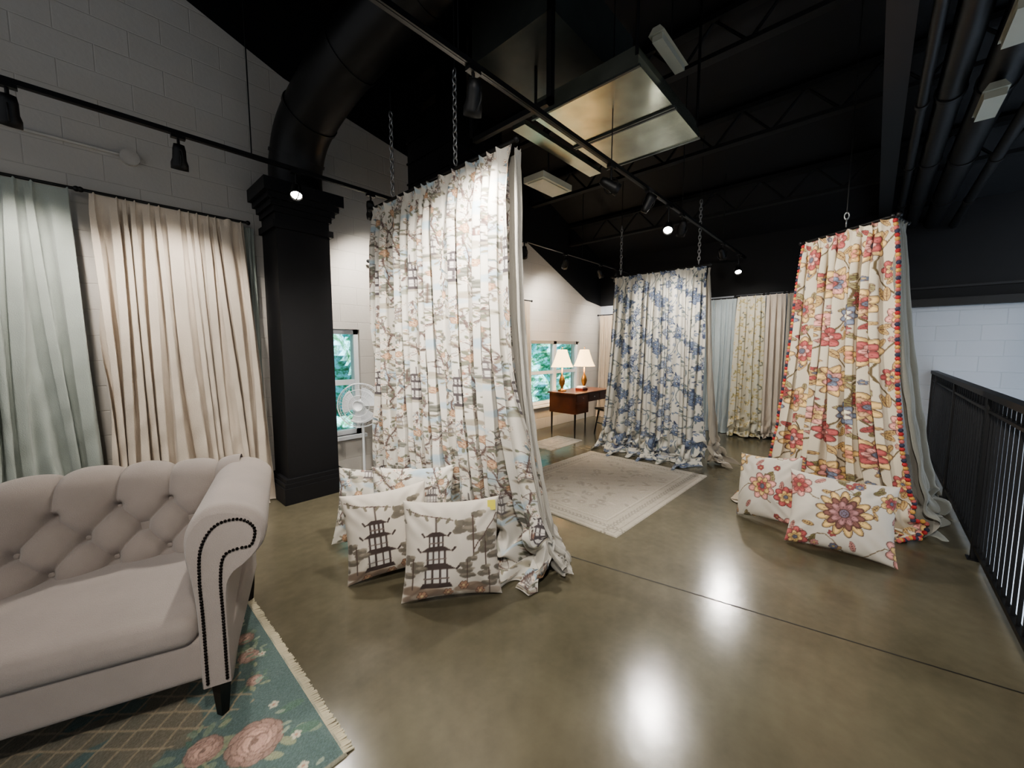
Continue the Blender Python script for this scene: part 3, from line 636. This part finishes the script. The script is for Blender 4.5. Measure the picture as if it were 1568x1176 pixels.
def tile_teal(w,h):
    rr=random.Random(4); t=Tile(w,h,240,(.33,.43,.415))
    for i in range(160): t.ell(rr.uniform(0,w),rr.uniform(0,h),rr.uniform(.03,.1),.03,rr.uniform(0,3),rr.choice(((.28,.38,.37),(.40,.49,.47),(.36,.46,.44))),.4,.02)
    for i in range(60):
        y=rr.uniform(.50,.98); x=rr.uniform(.4,w-.22-.12*abs(math.sin(y*9))); t.ell(x,y,.12,.07,rr.uniform(0,3),(.48,.45,.37),.9,.008)
    msk=((t.Y>.50)&(t.Y<1.0)&(t.X<w-.17)&(t.X>.3))
    k=-4
    while k<w+4:
        t.blend((.006-np.abs((t.X-t.Y-k)/1.414))/.003*msk,(.66,.59,.46),.85)
        t.blend((.006-np.abs((t.X+t.Y-k-4)/1.414))/.003*msk,(.66,.59,.46),.85); k+=.105
    for i in range(30): t.ell(rr.uniform(0,w-.3),rr.uniform(1.2,h-.2),.14,.09,rr.uniform(0,3),(.34,.36,.29),.8,.01)
    cs=[(w-.22,.30,.11),(w-.42,.20,.085),(w-.10,.95,.05),(w-.36,.40,.07),(w-.75,.3,.10),(w-1.2,.3,.1),(w-1.6,.3,.1),(w-.2,1.45,.09),(w-.14,.62,.035),(w-.12,.80,.05),(w-.5,1.3,.1)]
    for cx,cy,r in cs:
        for i in range(16):
            a=rr.uniform(0,6.28); d=rr.uniform(.9,1.7); ll=rr.uniform(.25,.5)*r
            t.ell(cx+math.cos(a)*r*d,cy+math.sin(a)*r*d,ll,ll*.45,a+rr.uniform(-.6,.6),rr.choice(((.40,.50,.41),(.56,.59,.46),(.33,.46,.39),(.48,.55,.46))))
    for cx,cy,r in cs: rose(t,cx,cy,r,rr.choice(((.74,.50,.48),(.78,.63,.58),(.74,.58,.51))),rr)
    for i in range(40):
        y=rr.uniform(0,h); x=w-rr.uniform(.05,.13); t.ell(x,y,.018,.008,rr.uniform(0,3),(.56,.62,.53))
        if i%4==0: t.flower(x,y,.02,5,(.76,.74,.65),(.7,.5,.4),0)
    e=np.minimum(np.minimum(t.X,w-t.X),np.minimum(t.Y,h-t.Y)); t.blend((.012-e)/.004,(.66,.62,.52),.8)
    t.I+= (np.random.rand(t.H,t.W,1)-.5)*.09
    t.I=np.clip(t.I,0,1)
    return t
rug('floral_area_rug',-2.0,.56,1.34,3.3,tile_teal(2.56,1.96),0,True,600,460)
def tile_cream(w,h):
    rr=random.Random(14); t=Tile(w,h,200,(.66,.625,.56)); c=(.55,.52,.46)
    for i in range(110):
        x,y=rr.uniform(.2,w-.2),rr.uniform(.2,h-.2);a=rr.uniform(0,6.3); t.ell(x,y,.05,.018,a,c if i%2 else (.72,.69,.62),.7,.006); 
        if i%4==0: t.flower(x,y,.05,8,(.60,.56,.50),(.71,.68,.61),a)
    for o,cc in ((.05,(.56,.53,.47)),(.2,(.58,.55,.49)),(.22,(.72,.69,.62))):
        e=np.minimum(np.minimum(t.X,w-t.X),np.minimum(t.Y,h-t.Y)); t.blend((.006-np.abs(e-o))/.003,cc)
    for i in range(40):
        x=i/40*w; t.flower(x,.125,.03,5,c,(.72,.7,.62));t.flower(x,h-.125,.03,5,c,(.72,.7,.62)); y=i/40*h; t.flower(.125,y,.03,5,c,(.72,.7,.62));t.flower(w-.125,y,.03,5,c,(.72,.7,.62))
    t.I+=(np.random.rand(t.H,t.W,1)-.5)*.08; t.I=np.clip(t.I,0,1)
    return t
rug('cream_area_rug',2.78,4.88,1.38,2.98,tile_cream(2.1,1.6),-.03,False,420,320)
rug('cream_area_rug',4.55,5.4,3.4,3.9,tile_cream(.9,.55),0,False,80,60)
# ------------------------------------------------------------------ tufted armchair
mb=MB(); SL=1.28
mb.rbox((-SL+.05,.02,.17),(-.04,.9,.36),.03,M_sofa,8)
mb.rbox((-SL+.14,-.01,.335),(-.14,.74,.455),.05,M_sofa,12,crown=.03)
nu,nv=420,170
prof_b=bez([(.62,.38),(.66,.52),(.72,.66),(.74,.755),(.78,.82),(.86,.84),(.93,.79),(.93,.68),(.90,.5),(.90,.17)],nv)
seg=np.r_[0,np.cumsum(np.linalg.norm(np.diff(prof_b,axis=0),axis=1))]
tt=np.linspace(0,seg[-1],nv); py=np.interp(tt,seg,prof_b[:,0]);pz=np.interp(tt,seg,prof_b[:,1])
dy=np.gradient(py);dz=np.gradient(pz);nl=np.hypot(dy,dz);ny,nz=-dz/nl,dy/nl
xs=np.linspace(-SL+.06,-.08,nu); Xg,Tg=np.meshgrid(xs,tt,indexing='ij')
sx=.095; hz=.115; t0=.12
aa=(Xg/sx+(Tg-t0)/hz)/2;bb=(Xg/sx-(Tg-t0)/hz)/2
tuft=(np.abs(np.sin(PI*aa))*np.abs(np.sin(PI*bb)))**.40
def fr(v): return np.abs(v-np.round(v))
rbt=np.hypot(fr(aa),fr(bb)); dim=np.exp(-(rbt/.15)**2)
rowtop=t0+2*hz
up=np.clip((Tg-rowtop)/.03,0,1)
pleat=np.abs(np.sin(PI*Xg/(2*sx)))**.38
H=(1-up)*(.050*tuft-.048*dim)+up*(.042*pleat)*np.clip(1-(Tg-rowtop-.20)/.12,0,1)
H=H*np.clip(Tg/.05,0,1)*np.where(Tg<.64,1,0)
def bend(x): return -.28*np.clip((-x-.45)/.62,0,1)**1.4
P=np.stack([Xg,py[None]+ny[None]*H+bend(Xg),pz[None]+nz[None]*H+.03*np.clip((-Xg-.3)/.4,0,1)*np.clip((pz[None]-.5)/.3,0,1)],-1)
mb.grid(P,M_sofa,True)
for i in range(-13,2):
    for j in range(0,3):
        if (i+j)%2: continue
        x=i*sx; tq=t0+j*hz
        if -SL+.16<x<-.16:
            k=int(np.interp(tq,tt,np.arange(nv))); mb.sph((x,py[k]+.030+bend(x),pz[k]),(.013,.007,.013),M_sofa,6)
OX=.015
def armprof(mir):
    pts=bez([(-.150,.17),(-.150,.45),(-.160,.60),(-.175,.72),(-.16,.82),(-.09,.885),(.02,.87),(.09,.80),(.08,.71),(.025,.65),(-.025,.61),(-.050,.52),(-.050,.17)],72)
    return [((-SL-x-OX) if mir else x+OX,z) for x,z in pts]
for mir in (0,1):
    pr=np.array(armprof(mir)); n=len(pr); c=np.array([(-SL+.07) if mir else -.07,0.5])
    Pg=[]
    for y,f in zip([-.028,-.022,-.008,.02,.3,.6,.88,.93],[.90,.955,.99,1,1,1,1,.97]):
        q=pr.copy(); w=(q-[c[0],0]); q[:,0]=c[0]+w[:,0]*(1-(1-f)*1.2)+(.05 if mir else -.05)*max(y,0)/.93; top=q[:,1]>.6; q[top,1]=.6+(q[top,1]-.6)*f*(1-.12*max(y,0)/.93)
        Pg.append(np.stack([q[:,0],np.full(n,y),q[:,1]],-1))
    Pg=np.array(Pg)
    mb.grid(Pg,M_sofa,True,None,False,True)
    mb.add(Pg[0],[tuple(range(n))],M_sofa); mb.add(Pg[-1],[tuple(range(n))[::-1]],M_sofa)
    left=bez([(-.128,.19),(-.128,.45),(-.130,.62),(-.118,.74),(-.07,.815),(.005,.825),(.052,.78),(.04,.715),(.0,.71)],80)
    right=bez([(-.066,.19),(-.066,.45),(-.066,.60),(-.05,.69),(.0,.71)],50)
    for line in (left,right):
        sg=np.r_[0,np.cumsum(np.linalg.norm(np.diff(line,axis=0),axis=1))]
        for d_ in np.arange(0,sg[-1],.0125):
            x=np.interp(d_,sg,line[:,0])+OX;z=np.interp(d_,sg,line[:,1]); x=-SL-x if mir else x
            mb.sph((x,-.031,z),(.0062,.005,.0062),M_nail,5)
        pc=[( -SL-x-OX if mir else x+OX,-.028,z) for x,z in line]; mb.tube(pc,.004,M_sofa,6)
for x in (-.085,-SL+.085):
    for y,tw in ((.05,-1),(.84,1)):
        mb.tube([(x,y,.18),(x,y+tw*.01,.10),(x,y+tw*.015,.0)],[.036,.03,.02],M_leg,4,smooth=False)
mb.box((-SL+.06,.70,.16),(-.07,.90,.62),M_sofa)
mb.obj('tufted_armchair',(.355,1.81,.0145),math.radians(-20))
# ------------------------------------------------------------------ desk, lamps, chair, fan
mb=MB(); X0,X1,Y0,Y1=5.45,6.6,3.58,4.12
mb.rbox((X0-.03,Y0-.03,.725),(X1+.03,Y1+.03,.755),.008,M_wood,5)
mb.box((X0,Y0,.58),(X1,Y1,.725),M_wood); mb.box((X0,Y0+.0,.40),(X0+.40,Y1,.58),M_wood)
for k in range(3):
    a=X0+.03+k*.37; mb.box((a,Y0-.008,.61),(a+.34,Y0,.71),M_wood); mb.sph((a+.17,Y0-.018,.66),.012,M_chrome,6)
mb.box((X0+.03,Y0-.008,.42),(X0+.37,Y0,.57),M_wood)
for x in (X0+.03,X1-.03):
    for y in (Y0+.03,Y1-.03): mb.tube([(x,y,.6),(x,y,.0)],[.028,.014],M_leg,4,smooth=False)
mb.obj('writing_desk')
M_brass=mat('antique_brass',(.55,.42,.25),.3,.8)
for x,y in ((5.62,3.98),(6.14,3.86)):
    mb=MB(); mb.lathe([(0,0),(.075,0),(.075,.015),(.03,.03),(.018,.06),(.045,.12),(.055,.17),(.035,.24),(.014,.28),(.012,.40),(0,.40)],M_brass,(0,0,.0))
    n=48;th=np.arange(n*2)*PI/n; rr0=1+.02*np.where(np.arange(n*2)%2,1,-1)
    z=np.linspace(.42,.72,8); rad=.19-.11*((z-.42)/.30)**.8
    mb.grid(np.stack([rad[:,None]*np.cos(th)*rr0,rad[:,None]*np.sin(th)*rr0,z[:,None]+0*th],-1),M_shade,False,None,False,True)
    mb.sph((0,0,.76),.012,M_brass,6); mb.cyl((0,0,.4),(0,0,.75),.004,M_brass,n=6)
    o=mb.obj('table_lamp',(x,y,.757))
    ld=bpy.data.lights.new('bulb','POINT');ld.energy=22;ld.color=(1,.75,.45);ld.shadow_soft_size=.04;lo=bpy.data.objects.new('bulb',ld);lo.parent=o;lo.location=(0,0,.56);link(lo)
mb=MB()
mb.box((5.85,3.7,.757),(6.0,3.85,.80),mat('book_cover',(.35,.12,.10),.5)); mb.box((5.86,3.71,.80),(5.99,3.84,.83),M_white); mb.obj('stacked_books')
mb=MB()
mb.rbox((-.21,-.2,.43),(.21,.2,.465),.015,M_leg,6)
for sx_ in (-1,1):
    for sy in (-1,1): mb.tube([(sx_*.15,sy*.14,.43),(sx_*.2,sy*.19,0)],[.017,.011],M_leg,8)
    mb.tube([(sx_*.18,.18,.45),(sx_*.2,.25,.9)],[.014,.012],M_leg,8); mb.cyl((sx_*.175,-.165,.2),(sx_*.175,.165,.2),.009,M_leg,n=8)
mb.cyl((-.175,0,.2),(.175,0,.2),.009,M_leg,n=8)
for k in range(-2,3): mb.cyl((k*.065,.18,.45),(k*.072,.24,.86),.007,M_leg,n=6)
mb.rbox((-.22,.225,.84),(.22,.255,.92),.012,M_leg,5)
mb.obj('wooden_chair',(6.12,3.30,0),math.radians(150))
mb=MB() # pedestal fan
mb.lathe([(0,0),(.19,0),(.19,.02),(.05,.05),(.02,.06)],M_white); mb.cyl((0,0,.05),(0,0,.85),.014,M_white); mb.rbox((-.05,-.02,.84),(.05,.12,.96),.03,M_white,5)
for R_,yo in ((.235,0),(.23,-.03),(.23,.03),(.17,-.05),(.11,-.06),(.06,-.065)): mb.torus((0,-.06+yo,.9),R_,.0035,M_white,'y',40,6)
for i in range(36):
    a=i*2*PI/36; mb.tube([(.05*math.cos(a),-.125,.9+.05*math.sin(a)),(.17*math.cos(a),-.11,.9+.17*math.sin(a)),(.235*math.cos(a),-.06,.9+.235*math.sin(a)),(.17*math.cos(a),-.01,.9+.17*math.sin(a))],.0016,M_white,4,False)
mb.lathe([(0,.0),(.05,.0),(.05,.01)],M_white,T=Matrix.Translation((0,-.125,.9))@Matrix.Rotation(PI/2,4,'X'))
for i in range(3):
    a0=i*2*PI/3; A,Rr=np.meshgrid(np.linspace(0,1.5,10),np.linspace(.03,.19,6),indexing='ij')
    mb.grid(np.stack([Rr*np.cos(A+a0),-.07+.05*(A/1.5-.5),.9+Rr*np.sin(A+a0)],-1),M_white)
mb.obj('pedestal_fan',(1.98,4.0,0),math.radians(-45))
M_wb=mat('wall_box_paint',(.75,.73,.70),.5)
mb=MB(); mb.cyl((.35,QW,3.02),(.35,QW-.04,3.02),.06,M_wb); mb.cyl((-.8,QW-.012,3.03),(.3,QW-.012,3.03),.012,M_wb,n=8); mb.obj('junction_box',parent=WL)
# ------------------------------------------------------------------ lights & world
def area(name,loc,rot,sx,sy,e,col=(1,1,1)):
    ld=bpy.data.lights.new(name,'AREA');ld.shape='RECTANGLE';ld.size=sx;ld.size_y=sy;ld.energy=e;ld.color=col
    o=bpy.data.objects.new(name,ld);o.location=loc;o.rotation_euler=rot;return link(o)
area('hall_fill_light',(5,-3,3.0),(0,math.radians(-30),0),4,2,50,(.84,.92,1))  # unseen area lamps added to brighten the hall beyond the railing
area('hall_fill_light',(5.5,-3,-.3),(0,0,0),4,2,260,(.88,.94,1))
sd=bpy.data.lights.new('sun','SUN');sd.energy=9;sd.angle=.02;sd.color=(1,.98,.95);so=bpy.data.objects.new('sun',sd);so.rotation_euler=Vector((.15,.55,-.83)).to_track_quat('-Z','Y').to_euler();so.location=(0,0,12);link(so)
w=bpy.data.worlds.new('World');bpy.context.scene.world=w;w.use_nodes=True
bg=w.node_tree.nodes['Background'];bg.inputs[0].default_value=(.92,.95,1,1);bg.inputs[1].default_value=.34
# ------------------------------------------------------------------ camera
cd=bpy.data.cameras.new('Camera');cd.sensor_width=36;cd.lens=13.78;cd.clip_start=.02
cam=bpy.data.objects.new('Camera',cd);cam.location=(0,0,1.5);cam.rotation_euler=(math.radians(84.8),0,math.radians(-47.4));link(cam)
bpy.context.scene.camera=cam
vs=bpy.context.scene.view_settings
vs.view_transform='AgX'; vs.exposure=.5
try: vs.look='AgX - Medium High Contrast'
except Exception: pass
